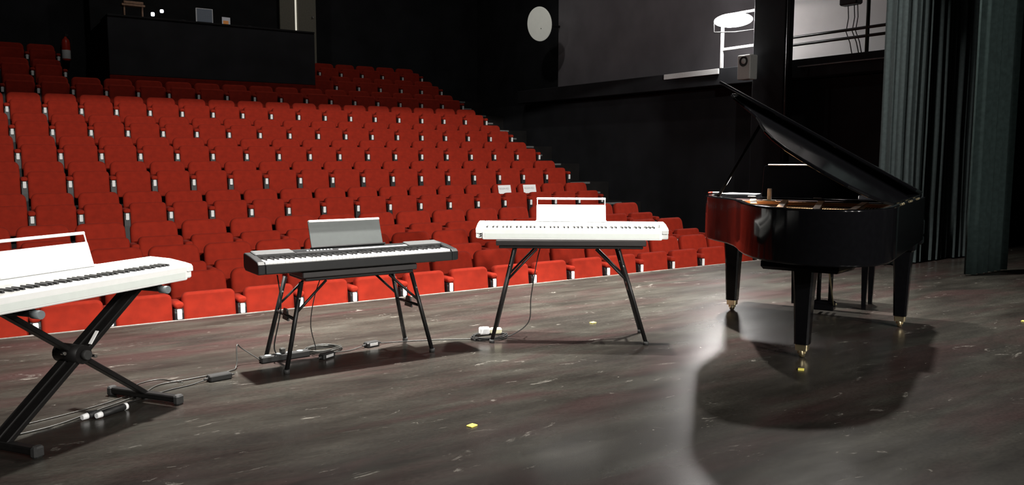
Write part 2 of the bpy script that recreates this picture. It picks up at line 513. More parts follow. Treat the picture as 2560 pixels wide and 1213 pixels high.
# ------------------------------------------------------------------ digital pianos
def piano_keys(parent, x0, y0, y1, z, kw=0.0235):
    # 52 white keys from x0 to the right, 36 black ones between; A0 first
    L = y1 - y0
    wm = MB().cbox(0.0006, kw - 0.0006, 0, L, -0.018, 0, 0.0015).mesh('white_key', M['white_key'])
    bm_ = MB().loft([[(-0.0055, L * 0.43, 0), (0.0055, L * 0.43, 0), (0.0055, L, 0), (-0.0055, L, 0)],
                     [(-0.0045, L * 0.47, 0.0105), (0.0045, L * 0.47, 0.0105), (0.0045, L, 0.0105), (-0.0045, L, 0.0105)]]).mesh('black_key', M['black_key'])
    names = 'ABCDEFG'
    for i in range(52):
        inst('white_key', wm, parent, (x0 + i * kw, y0, z))
        if i < 51 and names[i % 7] in 'ACDFG':
            sh = {'C': -0.0022, 'D': 0.0022, 'F': -0.003, 'G': 0, 'A': 0.003}[names[i % 7]]
            inst('black_key', bm_, parent, (x0 + (i + 1) * kw + sh, y0, z))

def white_piano(label, loc, rz):
    # 1.31 wide, 0.285 deep; front (keys) at -y, origin under the middle of the case
    t = thing('digital_piano', label, 'digital piano', loc, rz)
    w, d0, d1 = 0.655, -0.1425, 0.1425
    MB().cbox(-w, w, d0 + 0.012, d1, 0.008, 0.045, 0.006).build('case', M['white_plastic'], t)
    MB().cbox(-w + 0.0435, w - 0.0435, d0, d0 + 0.022, 0.002, 0.076, 0.005).build('key_slip', M['white_plastic'], t)
    for s in (-1, 1):
        x0, x1 = (-w, -w + 0.043) if s < 0 else (w - 0.043, w)
        prof = [(d0 + 0.001, 0.045), (d1, 0.045), (d1, 0.108), (0.010, 0.103), (-0.09, 0.088), (d0 + 0.012, 0.080), (d0 + 0.001, 0.068)]
        MB().slab(prof, x0, x1, 0.004, 1, 'yz', False).build('end_block', M['white_plastic'], t)
    prof = [(0.012, 0.045), (d1, 0.045), (d1, 0.108), (0.016, 0.103), (0.012, 0.098)]
    MB().slab(prof, -w + 0.0435, w - 0.0435, 0.003, 1, 'yz', False).build('rear_panel', M['white_plastic'], t)
    piano_keys(t, -0.611, d0 + 0.0235, 0.010, 0.075)
    for z in (0.026, 0.040):
        MB().cyl((-w + 0.035, d0 - 0.001, z), (-w + 0.035, d0 + 0.004, z), 0.0055, n=10).build('headphone_jack', M['black_key'], t)
    MB().cbox(-w + 0.06, w - 0.06, d0 - 0.0015, d0 + 0.001, 0.012, 0.046, 0.001).build('front_strip', material('pale_strip', (0.72, 0.77, 0.74), 0.4, var=0.02), t)
    # music rest: a solid ledge with an open wire frame over it
    r = MB()
    r.slab(rrect(-0.245, 0.245, 0.0, 0.125, 0.006, 2), -0.003, 0.003, 0.0015, 1, 'xz', False)
    r.xf(Matrix.Translation((0, 0.095, 0.107)) @ Matrix.Rotation(math.radians(-18), 4, 'X'))
    ro = r.build('music_rest', M['white_plastic'], t)
    fr = MB()
    Mx = Matrix.Translation((0, 0.095, 0.107)) @ Matrix.Rotation(math.radians(-18), 4, 'X')
    fr.cyl((-0.240, 0.0, 0.122), (-0.240, 0.0, 0.168), 0.0035, n=8).cyl((0.240, 0.0, 0.122), (0.240, 0.0, 0.168), 0.0035, n=8)
    fr.xf(Mx).build('wire_frame', M['white_wire'], ro)
    MB().cbox(-0.245, 0.245, -0.005, 0.005, 0.163, 0.177, 0.003).xf(Mx).build('top_bar', M['white_wire'], ro)
    MB().cbox(-0.25, 0.25, -0.014, 0.006, 0.0, 0.008, 0.002).xf(Mx).build('ledge', M['white_plastic'], ro)
    for x in (-0.5, 0.5):
        for y in (-0.09, 0.09):
            MB().cyl((x, y, 0.0), (x, y, 0.009), 0.016, n=12).build('foot', M['rubber'], t)
    return t

def black_piano(label, loc, rz):
    t = thing('digital_piano', label, 'digital piano', loc, rz)
    w, d0, d1 = 0.66, -0.143, 0.143
    prof = [(d0, 0.008), (d0 + 0.015, 0.0), (d1 - 0.03, 0.0), (d1, 0.02), (d1, 0.098), (d1 - 0.02, 0.106), (0.012, 0.094), (0.012, 0.045), (d0 + 0.02, 0.045), (d0 + 0.02, 0.060), (d0 + 0.003, 0.058)]
    MB().slab(prof, -w + 0.045, w - 0.045, 0.003, 1, 'yz', False).build('case', M['kb_black'], t)
    for s in (-1, 1):
        x0, x1 = (-w, -w + 0.0447) if s < 0 else (w - 0.0447, w)
        pr = [(d0, 0.008), (d0 + 0.015, 0.0), (d1 - 0.03, 0.0), (d1, 0.02), (d1, 0.098), (d1 - 0.02, 0.106), (0.012, 0.096), (d0 + 0.02, 0.076), (d0, 0.060)]
        MB().slab(pr, x0, x1, 0.006, 2, 'yz', False).build('end_block', M['kb_black'], t)
    piano_keys(t, -0.611, d0 + 0.0215, 0.0105, 0.073)
    # raised speaker covers left and right, glossy control panel between
    def on_top(x0, x1, y0, y1, h, b):
        zf = lambda y: 0.094 + (y - 0.012) / (d1 - 0.02 - 0.012) * 0.012
        return MB().loft([[(x0, y0, zf(y0) - 0.001), (x1, y0, zf(y0) - 0.001), (x1, y1, zf(y1) - 0.001), (x0, y1, zf(y1) - 0.001)],
                          [(x0, y0, zf(y0) + h * 0.6), (x1, y0, zf(y0) + h * 0.6), (x1, y1, zf(y1) + h * 0.6), (x0, y1, zf(y1) + h * 0.6)],
                          [(x0 + b, y0 + b, zf(y0) + h), (x1 - b, y0 + b, zf(y0) + h), (x1 - b, y1 - b, zf(y1) + h), (x0 + b, y1 - b, zf(y1) + h)]])
    on_top(-0.625, -0.385, 0.02, 0.120, 0.010, 0.006).build('speaker_grille', M['grille'], t)
    on_top(0.385, 0.625, 0.02, 0.120, 0.010, 0.006).build('speaker_grille', M['grille'], t)
    on_top(-0.375, 0.375, 0.02, 0.085, 0.004, 0.003).build('control_panel', M['kb_panel'], t)
    on_top(-0.10, 0.37, 0.022, 0.042, 0.0065, 0.002).build('silver_strip', M['silver'], t)
    for i in range(8):
        on_top(-0.30 + i * 0.022, -0.30 + i * 0.022 + 0.014, 0.050, 0.062, 0.0065, 0.002).build('button', M['rubber_grey'], t)
    # music rest
    Mx = Matrix.Translation((-0.005, 0.112, 0.108)) @ Matrix.Rotation(math.radians(-20), 4, 'X')
    o = [(-0.243, 0.0), (0.243, 0.0), (0.243, 0.172), (0.236, 0.178), (-0.236, 0.178), (-0.243, 0.172)]
    ro = MB().slab(o, -0.004, 0.004, 0.002, 1, 'xz', False).xf(Mx).build('music_rest', M['rest_grey'], t)
    MB().cbox(-0.241, 0.241, -0.016, 0.006, 0.165, 0.179, 0.003).xf(Mx).build('top_lip', M['silver'], ro)
    MB().cbox(-0.252, 0.252, -0.026, 0.004, -0.004, 0.006, 0.003).xf(Mx).build('ledge', M['kb_panel'], ro)
    for x in (-0.5, 0.5):
        for y in (-0.09, 0.09):
            MB().cyl((x, y, -0.006), (x, y, 0.004), 0.016, n=12).build('foot', M['rubber'], t)
    return t

def folding_stand(label, loc, rz, top, bx0, bx1, feet, tops, yd):
    # narrow folding table: board, two splayed leg pairs (feet = x at the floor, tops = x under the board), braces
    t = thing('folding_stand', label, 'keyboard stand', loc, rz, 'folding keyboard tables')
    MB().cbox(bx0, bx1, -0.16, 0.16, top - 0.038, top, 0.005).build('board', M['board_dark'], t)
    MB().cbox(bx0 + 0.02, bx1 - 0.02, -0.145, 0.145, top - 0.058, top - 0.039, 0.004).build('under_frame', M['stand_black'], t)
    for s, (xf, xt) in zip((-1, 1), zip(feet, tops)):
        for y in (-1, 1):
            a = Vector((xt, y * 0.145, top - 0.06)); b = Vector((xf, y * yd, 0.012))
            mid = a.lerp(b, 0.35)
            MB().cyl(a, b, 0.0135, n=10).build('leg', M['stand_black'], t)
            MB().cyl(b + Vector((0, 0, 0.012)), (b.x, b.y, 0.0), 0.018, n=12).build('rubber_foot', M['rubber'], t)
            c = Vector((xt - s * 0.155, y * 0.145, top - 0.06))
            MB().tube([c, c.lerp(mid, 0.6) + Vector((s * 0.012, 0, -0.012)), mid], 0.008, 8).build('brace', M['stand_black'], t)
            q = a.lerp(b, 0.18)
            MB().cyl((q.x, q.y - 0.02, q.z), (q.x, q.y + 0.02, q.z), 0.006, n=8).build('bolt', M['steel'], t)
        a = Vector((xt, 0, top - 0.06)).lerp(Vector((xf, 0, 0.012)), 0.42)
        yy = 0.145 + (yd - 0.145) * 0.42
        MB().cyl((a.x, -yy, a.z), (a.x, yy, a.z), 0.010, n=8).build('cross_bar', M['stand_black'], t)
        MB().slab([(-0.05, -0.03), (0.05, -0.03), (0.025, 0.04), (-0.025, 0.04)], a.x - 0.006, a.x + 0.006, 0.002, 1, 'yz', False).xf(Matrix.Translation((0, 0, a.z))).build('lock_plate', M['stand_black'], t)
    return t

# black keyboard in the middle
folding_stand('black folding keyboard table under the black digital piano', (2.04, 4.855, 0), 0, 0.586, -0.36, 0.40, (-0.485, 0.485), (-0.365, 0.365), 0.195)
black_piano('black digital piano with grey music rest on a folding table', (2.065, 4.80, 0.592), 0)
# white keyboard right of it, turned towards the stage centre
RZ3 = math.radians(-37.0)
folding_stand('black folding keyboard table under the white digital piano beside the grand', (3.53, 4.506, 0), RZ3, 0.706, -0.50, 0.52, (-0.525, 0.525), (-0.375, 0.335), 0.195)
white_piano('white digital piano on a folding table beside the grand piano', (3.545, 4.50, 0.706), RZ3)
# white keyboard at the left edge of the photo on an X stand
RZ1 = math.radians(34.75)
def x_stand(label, loc, rz, top):
    t = thing('x_stand', label, 'keyboard stand', loc, rz)
    hx = 0.405
    zb = 0.035
    for s, ys, w in ((1, (-0.032, 0.032), 0.028), (-1, (0.0,), 0.030)):
        for y in ys:
            MB().bar((-s * hx, y, zb), (s * hx * 0.88, y, top - 0.03), 0.025, 0.05, (0, 1, 0)).build('arm', M['stand_black'], t)
    c = Vector((-0.02, 0, zb + (top - zb) * 0.52))
    MB().cyl((c.x, -0.075, c.z), (c.x, 0.075, c.z), 0.045, n=20).build('pivot_plate', M['stand_black'], t)
    MB().cyl((c.x, -0.105, c.z), (c.x, -0.076, c.z), 0.022, n=14).build('knob', M['rubber'], t)
    MB().bar((0.04, -0.049, c.z + 0.035), (0.085, -0.049, c.z + 0.09), 0.004, 0.02, (0, 1, 0)).build('white_sticker', M['tagwhite'], t)
    for b in ((-0.10, c.z + 0.02), (0.07, c.z - 0.03)):
        MB().cyl((b[0], -0.052, b[1]), (b[0], -0.03, b[1]), 0.008, n=8).build('bolt', M['steel'], t)
    for s in (-1, 1):
        f = MB().cbox(s * hx - 0.02, s * hx + 0.02, -0.225, 0.225, 0.012, 0.045, 0.006).build('foot_bar', M['stand_black'], t)
        for y in (-0.225, 0.225):
            MB().cbox(s * hx - 0.024, s * hx + 0.024, y - 0.018, y + 0.018, 0.0, 0.05, 0.008).build('end_cap', M['rubber'], f)
        xt = s * hx * 0.88
        u = MB().cbox(xt - 0.016, xt + 0.016, -0.19, 0.19, top - 0.035, top - 0.002, 0.006).build('support_bar', M['stand_black'], t)
        for y in (-0.21, 0.21):
            MB().cyl((xt, y - 0.025, top - 0.024), (xt, y + 0.025, top - 0.024), 0.019, n=12).build('end_grip', M['rubber_grey'], u)
    return t
x_stand('black double-braced X stand under the leftmost white digital piano', (0.43, 4.33, 0), RZ1, 0.628)
white_piano('white digital piano on an X stand at the left edge', (0.395, 4.225, 0.628), RZ1)

# ------------------------------------------------------------------ grand piano
G_O = Vector((5.904, 4.138, 0))
G_F = Vector((-0.91706, -0.39875, 0)).normalized()
GRZ = math.atan2(G_F.y, G_F.x) - PI / 2
g = thing('grand_piano', 'glossy black grand piano with its lid raised, seen from the tail', 'grand piano', G_O, GRZ)
# outline, x to the player's right, y to the tail, counter-clockwise
RIM = [(-0.73, 0.0), (0.80, 0.0), (0.80, 0.30), (0.80, 0.52), (0.775, 0.68), (0.70, 0.83), (0.59, 0.96), (0.47, 1.09), (0.37, 1.24), (0.29, 1.41), (0.22, 1.58),
       (0.14, 1.74), (0.04, 1.89), (-0.08, 2.00), (-0.22, 2.06), (-0.36, 2.08), (-0.50, 2.06), (-0.61, 1.99), (-0.68, 1.88), (-0.72, 1.74), (-0.73, 1.60)]
ZB, ZT = 0.635, 0.97
def inset(o, d):
    n = len(o); R = []
    for i in range(n):
        p0, p1, p2 = o[i - 1], o[i], o[(i + 1) % n]
        e1 = Vector((p1[0] - p0[0], p1[1] - p0[1])).normalized(); e2 = Vector((p2[0] - p1[0], p2[1] - p1[1])).normalized()
        nn = Vector((-e1.y - e2.y, e1.x + e2.x))
        nn = nn.normalized() / max(0.5, math.sqrt((1 + e1.dot(e2)) / 2))
        R.append((p1[0] + nn.x * d, p1[1] + nn.y * d))
    return R
def ring3(o, z):
    return [(x, y, z) for x, y in o]
# outer rim as a closed wall with a rounded top (open at nothing: the key bed closes the front)
IN = inset(RIM, 0.045)
mb = MB()
mb.loft([ring3(inset(RIM, 0.004), ZB), ring3(RIM, ZB + 0.004), ring3(RIM, ZB + 0.012), ring3(RIM, ZT - 0.014), ring3(RIM, ZT - 0.005), ring3(inset(RIM, 0.006), ZT), ring3(inset(RIM, 0.039), ZT), ring3(IN, ZT - 0.006), ring3(IN, ZB + 0.06)], True, False)
mb.build('rim', M['piano'], g)
MB().loft([ring3(IN, ZB), ring3(IN, ZB + 0.03)]).build('bottom_board', M['piano'], g)
MB().loft([ring3(inset(RIM, 0.046), 0.845), ring3(inset(RIM, 0.046), 0.855)]).build('soundboard', M['soundboard'], g)
# cast plate: gold ring, struts and tuning field
PLO = [p for p in inset(RIM, 0.055)]
PLI = [(x * 0.80 - 0.02, 0.62 + (y - 0.55) * 0.82) for x, y in PLO]
mb = MB()
plate = [(x, max(y, 0.52)) for x, y in PLO]
pin = [(x, max(y, 0.74)) for x, y in [(x * 0.84 - 0.01, (y - 1.2) * 0.84 + 1.2) for x, y in PLO]]
mb.loft([ring3(plate, 0.915), ring3(plate, 0.938), ring3(inset(pin, -0.01), 0.938), ring3(pin, 0.915)], False, False)
mb.build('cast_plate', M['gold'], g)
for (xa, ya, xb, yb) in ((-0.42, 0.74, -0.52, 1.88), (-0.12, 0.74, -0.34, 1.96), (0.14, 0.74, -0.10, 1.85), (0.38, 0.74, 0.20, 1.35)):
    MB().bar((xa, ya, 0.938), (xb, yb, 0.938), 0.05, 0.03).build('plate_strut', M['gold'], g)
st = MB()
for i in range(70):
    u = i / 69
    xa = -0.60 + 1.2 * u
    yb = 1.82 - 1.07 * u ** 0.7
    st.bar((xa, 0.72, 0.915), (xa - 0.06 * (1 - u), yb, 0.912), 0.0022, 0.0022)
s_o = st.build('strings', M['string'], g)
s_o['kind'] = 'stuff'
MB().cbox(-0.67, 0.71, 0.60, 0.70, 0.90, 0.945, 0.008).build('damper_rail', M['felt'], g)
MB().cbox(-0.68, 0.75, 0.16, 0.58, 0.90, 0.955, 0.006).build('music_shelf', M['piano'], g)
for x in (-0.5, -0.05, 0.45):
    MB().cbox(x - 0.03, x + 0.03, 0.52, 0.55, 0.956, 0.966, 0.003).build('shelf_catch', M['silver'], g)
# key bed, cheeks, closed fallboard
MB().cbox(-0.73, 0.80, -0.10, 0.06, 0.60, 0.66, 0.01).build('key_bed', M['piano'], g)
for a, b in ((-0.73, -0.62), (0.69, 0.80)):
    MB().cbox(a, b, -0.10, 0.0, 0.66, 0.80, 0.02).build('cheek', M['piano'], g)
MB().slab([(-0.09, 0.665), (-0.01, 0.665), (-0.01, 0.83), (-0.07, 0.74), (-0.09, 0.70)], -0.615, 0.685, 0.006, 2, 'yz').build('fallboard', M['piano'], g)
# music desk, standing
dk = MB().slab([(-0.33, 0.0), (0.39, 0.0), (0.39, 0.245), (0.36, 0.258), (-0.30, 0.258), (-0.33, 0.245)], -0.008, 0.008, 0.003, 1, 'xz', False)
dk.xf(Matrix.Translation((0, 0.47, 0.957)) @ Matrix.Rotation(math.radians(10), 4, 'X'))
d_o = dk.build('music_desk', M['piano'], g)
MB().cbox(-0.30, 0.36, -0.010, 0.010, 0.252, 0.262, 0.003).xf(Matrix.Translation((0, 0.47, 0.957)) @ Matrix.Rotation(math.radians(10), 4, 'X')).build('desk_edge', M['silver'], d_o)
# legs: tapered with brass casters
def g_leg(x, y):
    def sq(c, z, b=0.012):
        return [(x - c + b, y - c, z), (x + c - b, y - c, z), (x + c, y - c + b, z), (x + c, y + c - b, z), (x + c - b, y + c, z), (x - c + b, y + c, z), (x - c, y + c - b, z), (x - c, y - c + b, z)]
    l = MB().loft([sq(0.044, 0.088), sq(0.055, 0.40), sq(0.066, 0.575), sq(0.082, 0.59), sq(0.086, ZB + 0.005)]).build('leg', M['piano'], g)
    MB().loft([sq(0.036, 0.048, 0.006), sq(0.038, 0.089, 0.006)]).build('caster_socket', M['brass'], l)
    MB().lathe([(0.012, -0.016), (0.034, -0.014), (0.036, 0.0), (0.034, 0.014), (0.012, 0.016)], (x, y, 0.036), 18, 'x').build('caster', M['brass'], l)
    for s in (-1, 1):
        MB().cbox(x + s * 0.019, x + s * 0.024, y - 0.022, y + 0.022, 0.026, 0.066, 0.002).build('caster_fork', M['brass'], l)
g_leg(0.64, 0.35)
g_leg(-0.64, 0.35)
g_leg(-0.245, 1.72)
# corner brackets of the tail leg and beams under the case
MB().slab([(-0.52, 1.55), (0.05, 1.55), (0.0, 1.85), (-0.47, 1.85)], 0.565, 0.636, 0.02, 1, 'xy', False).build('leg_block', M['piano'], g)
for xa, ya, xb, yb in ((-0.60, 0.3, -0.36, 1.7), (0.60, 0.3, -0.12, 1.7), (0.0, 0.3, -0.24, 1.6)):
    MB().bar((xa, ya, 0.625), (xb, yb, 0.625), 0.06, 0.06).build('beam', M['piano'], g)
# pedal lyre
ly = MB().cbox(-0.14, 0.02, 0.14, 0.24, 0.05, 0.12, 0.008).build('pedal_box', M['piano'], g)
for x in (-0.105, -0.015):
    MB().cyl((x, 0.19, 0.12), (x, 0.19, 0.60), 0.017, n=12).build('lyre_post', M['piano'], g)
MB().cbox(-0.15, 0.03, 0.14, 0.24, 0.56, 0.61, 0.008).build('lyre_block', M['piano'], g)
for x in (-0.11, -0.06, -0.01):
    MB().cbox(x - 0.013, x + 0.013, -0.01, 0.14, 0.062, 0.074, 0.005).build('pedal', M['brass'], g)
for x in (-0.14, 0.02):
    MB().cyl((x, 0.24, 0.10), (x, 0.62, 0.62), 0.006, n=8).build('lyre_rod', M['brass'], g)
# lid, hinged on the long straight side; front flap folded back over it
LID_A = math.radians(29.7)
LM = Matrix.Translation((-0.74, 0, ZT + 0.012)) @ Matrix.Rotation(-LID_A, 4, 'Y') @ Matrix.Translation((0.74, 0, 0))
lo = [(max(x, -0.735) + (0.008 if x > 0.6 else 0.0), y) for x, y in inset(RIM, -0.018)]
FL = 0.42
lid = [(x, y) for x, y in lo if y >= 0.5]
lid = [(-0.735, FL), (0.825, FL)] + lid
MB().slab(lid, 0.0, 0.022, 0.006, 2, 'xy', False).xf(LM).build('lid', M['piano'], g)
flM = LM @ Matrix.Translation((0, FL, 0.024)) @ Matrix.Rotation(math.radians(4.5), 4, 'X')
MB().slab([(-0.735, 0.0), (0.83, 0.0), (0.83, 0.58), (-0.735, 0.58)], 0.0, 0.02, 0.005, 2, 'xy', False).xf(flM).build('lid_flap', M['piano'], g)
for x in (-0.5, 0.02, 0.55):
    MB().cyl(LM @ Vector((x - 0.06, FL - 0.004, 0.022)), LM @ Vector((x + 0.06, FL - 0.004, 0.022)), 0.007, n=8).build('flap_hinge', M['brass'], g)
for y in (0.6, 1.0, 1.4):
    MB().cyl((-0.745, y - 0.06, ZT + 0.01), (-0.745, y + 0.06, ZT + 0.01), 0.008, n=8).build('lid_hinge', M['brass'], g)
pa = Vector((0.66, 0.75, ZT - 0.02)); pb = LM @ Vector((0.46, 0.76, 0.0))
MB().bar(pa, pb, 0.022, 0.014, (0, 1, 0)).build('prop_stick', M['piano'], g)
MB().cbox(0.245, 0.275, 0.72, 0.74, 0.945, 1.035, 0.004).build('prop_bracket', M['silver'], g)
MB().cbox(0.21, 0.31, 0.715, 0.745, 0.938, 0.950, 0.004).build('prop_base', M['silver'], g)
# sheet of music and a small marker lying on the treble end of the case
def gworld(x, y, z):
    r = Vector((G_F.y, -G_F.x, 0))
    return G_O + r * x + G_F * y + Vector((0, 0, z))
t = thing('music_sheet', 'white sheets of music lying on the treble end of the grand piano', 'sheet music', gworld(0.58, 0.37, 0.972), GRZ)
for i, (a, dx) in enumerate(((3, 0), (-5, 0.012))):
    c = MB().slab(rrect(-0.13, 0.13, -0.10, 0.10, 0.002, 1), 0.002 * i, 0.002 * i + 0.0018, 0.0004, 1, 'xy', False)
    c.xf(Matrix.Translation((dx, 0, 0)) @ Matrix.Rotation(math.radians(a), 4, 'Z')).build('sheet', M['paper'], t)
t = thing('marker_pen', 'small white and red pen lying at the corner of the grand piano', 'pen', gworld(0.765, 0.46, 0.972), GRZ + 0.4)
MB().cyl((-0.05, 0, 0.008), (0.03, 0, 0.008), 0.008, n=10).build('barrel', M['paper'], t)
MB().cyl((0.03, 0, 0.008), (0.065, 0, 0.008), 0.0085, 0.006, n=10).build('cap', M['ext_red'], t)

# piano bench behind the grand
bx = Vector((G_F.y, -G_F.x, 0))
bc = G_O - G_F * 0.425
b = thing('piano_bench', 'black padded piano bench standing behind the grand piano', 'bench', bc, math.atan2(bx.y, bx.x))
for sx in (-1, 1):
    for sy in (-1, 1):
        x, y = sx * 0.285, sy * 0.165
        def sq(c, z): return [(x - c, y - c, z), (x + c, y - c, z), (x + c, y + c, z), (x - c, y + c, z)]
        MB().loft([sq(0.016, 0), sq(0.026, 0.40)]).build('leg', M['piano'], b)
MB().cbox(-0.32, 0.32, -0.20, 0.20, 0.40, 0.45, 0.006).build('apron', M['piano'], b)
MB().slab(rrect(-0.32, 0.32, -0.20, 0.20, 0.03, 3), 0.45, 0.52, 0.02, 3, 'xy').build('seat_pad', M['leather'], b)
for s in (-1, 1):
    MB().cyl((s * 0.321, 0, 0.425), (s * 0.355, 0, 0.425), 0.028, n=14).build('knob', M['piano'], b)

# ------------------------------------------------------------------ cables and adapters on the floor
def wire(name, pts, r, mat, label, cat='cable', group=None):
    P = [Vector(p) for p in pts]
    Q = []
    n = len(P)
    for i in range(n - 1):
        p0, p1, p2, p3 = P[max(i - 1, 0)], P[i], P[i + 1], P[min(i + 2, n - 1)]
        for k in range(8):
            u = k / 8
            Q.append(0.5 * ((2 * p1) + (-p0 + p2) * u + (2 * p0 - 5 * p1 + 4 * p2 - p3) * u * u + (-p0 + 3 * p1 - 3 * p2 + p3) * u ** 3))
    Q.append(P[-1])
    for q in Q:
        q.z = max(q.z, r)
    o = MB().tube(Q, r, 6).build(name, mat)
    return tag(o, label, cat, group)
def coil(name, c, r, turns, mat, label, wr=0.004):
    pts = []
    for k in range(turns * 20 + 1):
        a = 2 * PI * k / 20
        rr = r * (1 + 0.16 * math.sin(k * 0.31) + 0.06 * math.cos(k * 0.77))
        pts.append((c[0] + rr * math.cos(a) * 1.1, c[1] + rr * math.sin(a) * 0.8, wr + 0.006 * (k / 20) + 0.002 * math.sin(k)))
    return tag(MB().tube(pts, wr, 6).build(name, mat), label, 'cable')
def adapter(label, loc, rz, sx, sy, sz, stripe=None, plug=None):
    t = thing('power_adapter', label, 'power adapter', loc, rz)
    MB().cbox(-sx / 2, sx / 2, -sy / 2, sy / 2, 0, sz, 0.006).build('body', M['cable'], t)
    for s in (-1, 1):
        MB().cyl((s * sx / 2, 0, sz / 2), (s * (sx / 2 + 0.025), 0, sz / 2), 0.008, 0.004, n=8).build('strain_relief', M['rubber'], t)
    if stripe:
        MB().cbox(-sx * 0.32, sx * 0.32, -sy / 2 - 0.001, -sy / 2 + 0.003, sz * 0.3, sz * 0.8, 0.001).build('label_sticker', stripe, t)
    if plug:
        MB().cyl((-sx / 2 - 0.06, 0.0, sz / 2), (-sx / 2 - 0.02, 0, sz / 2), 0.018, n=10).build('plug', plug, t)
    return t
adapter('black boxy adapter on the floor between the X stand and the table', (1.19, 4.74, 0), 0.15, 0.13, 0.06, 0.035)
adapter('black adapter with a pale label under the black digital piano', (2.26, 5.02, 0), 0.2, 0.10, 0.055, 0.035, M['silver'])
adapter('black adapter with a silver end lying left under the black digital piano', (1.89, 4.88, 0), 0.5, 0.11, 0.05, 0.035, M['silver'])
t = thing('power_strip', 'dark power strip between the left legs of the black piano table', 'power strip', (1.66, 5.0, 0), 0.08)
MB().cbox(-0.16, 0.16, -0.028, 0.028, 0, 0.04, 0.006).build('body', M['cable'], t)
for i in range(4):
    MB().cyl((-0.11 + i * 0.07, 0, 0.038), (-0.11 + i * 0.07, 0, 0.0425), 0.02, n=14).build('socket', M['rubber_grey'], t)
MB().cbox(-0.03, 0.0, -0.018, 0.018, 0.043, 0.075, 0.005).build('plug', M['cable_grey'], t)
coil('cable_coil', (1.94, 5.06), 0.11, 4, M['cable_grey'], 'grey cable coil beside the power strip under the black piano')
coil('cable_coil', (3.06, 4.78), 0.12, 4, M['cable'], 'black cable coil at the left feet of the right-hand white piano')
t = thing('power_adapter', 'white plug-in adapter lying on the coil under the right-hand white piano', 'power adapter', (3.06, 4.80, 0.032), -0.5)
MB().cbox(-0.075, 0.0, -0.03, 0.03, 0, 0.045, 0.008).build('body', M['paper'], t)
MB().cbox(0.001, 0.085, -0.025, 0.025, 0.002, 0.04, 0.008).build('socket_end', material('cream_plastic', (0.62, 0.60, 0.42), 0.5), t)
wire('piano_cable', [(3.42, 4.66, 0.70), (3.40, 4.70, 0.55), (3.36, 4.72, 0.28), (3.34, 4.72, 0.10), (3.22, 4.76, 0.01), (3.12, 4.78, 0.01)], 0.004, M['cable'],
     'thin black cable hanging from the right-hand white piano to the floor')
wire('floor_cable', [(2.95, 4.82, 0.004), (2.7, 4.95, 0.004), (2.45, 5.04, 0.004), (2.31, 5.03, 0.015)], 0.004, M['cable_grey'], 'grey cable on the floor between the two folding tables')
wire('floor_cable', [(2.20, 5.01, 0.015), (2.08, 4.98, 0.004), (1.96, 4.96, 0.015)], 0.0035, M['cable_grey'], 'short grey cable joining the two adapters under the black piano')
wire('piano_cable', [(1.92, 4.93, 0.60), (1.86, 4.98, 0.4), (1.84, 5.02, 0.2), (1.88, 5.05, 0.03), (1.84, 5.04, 0.02)], 0.003, M['cable'], 'thin black cable hanging down from the black digital piano')
wire('piano_cable', [(1.60, 4.92, 0.55), (1.62, 4.93, 0.35), (1.58, 4.95, 0.12), (1.60, 4.99, 0.05)], 0.004, M['cable'], 'black cable dropping beside the left legs of the black piano table')
wire('floor_cable', [(1.50, 4.99, 0.02), (1.40, 5.02, 0.10), (1.36, 4.98, 0.13), (1.34, 4.93, 0.02), (1.28, 4.88, 0.005), (1.05, 4.83, 0.005), (0.88, 4.80, 0.005), (0.76, 4.66, 0.004), (0.55, 4.50, 0.004), (0.3, 4.32, 0.004), (0.0, 4.25, 0.004)], 0.004, M['cable_grey'],
     'grey cable looping up left of the power strip and running to the X stand')
wire('floor_cable', [(1.12, 4.73, 0.015), (1.02, 4.70, 0.004), (0.90, 4.66, 0.004), (0.72, 4.56, 0.004), (0.5, 4.44, 0.004)], 0.0035, M['cable'], 'black cable from the boxy adapter towards the X stand')
wire('floor_cable', [(1.0, 4.78, 0.004), (0.9, 4.92, 0.004), (0.76, 4.86, 0.004), (0.7, 4.68, 0.004), (0.45, 4.52, 0.004), (0.12, 4.40, 0.004), (-0.1, 4.36, 0.004)], 0.003, M['cable_grey'], 'thin pale cable bulging out behind the X stand foot')
for i, (x, y, a, lab) in enumerate(((0.47, 4.36, 0.5, 'black connector with a white tip under the X stand, the left one'), (0.53, 4.35, 0.55, 'black connector with a white tip under the X stand, the right one'))):
    t = thing('cable_connector', lab, 'connector', (x, y, 0), a, 'connectors under the X stand')
    MB().cyl((0.0, 0, 0.018), (0.13 if i else 0.05, 0, 0.018), 0.017, n=10).build('body', M['cable'], t)
    MB().cyl((-0.03, 0, 0.018), (-0.001, 0, 0.018), 0.013, 0.016, n=10).build('tip', M['paper'], t)
    if i:
        MB().cyl((0.131, 0, 0.018), (0.145, 0, 0.018), 0.018, n=10).build('collar', M['paper'], t)

# bits of yellow marking tape and pale debris
for (x, y, a, lab) in ((1.966, 3.24, 0.3, 'yellow tape bit on the floor in front of the keyboards'), (4.01, 4.81, 0.1, 'yellow tape bit on the floor behind the right-hand white piano'),
                       (4.15, 3.03, 0.6, 'yellow tape bit on the floor before the tail of the grand'), (6.85, 2.99, 0.2, 'yellow tape bit on the floor right of the grand piano')):
    o = MB().cbox(-0.022, 0.022, -0.018, 0.018, 0, 0.006, 0.002).build('tape_bit', M['yellow'])
    o.location = (x, y, 0)
    o.rotation_euler = (0, 0, a)
    tag(o, lab, 'tape')

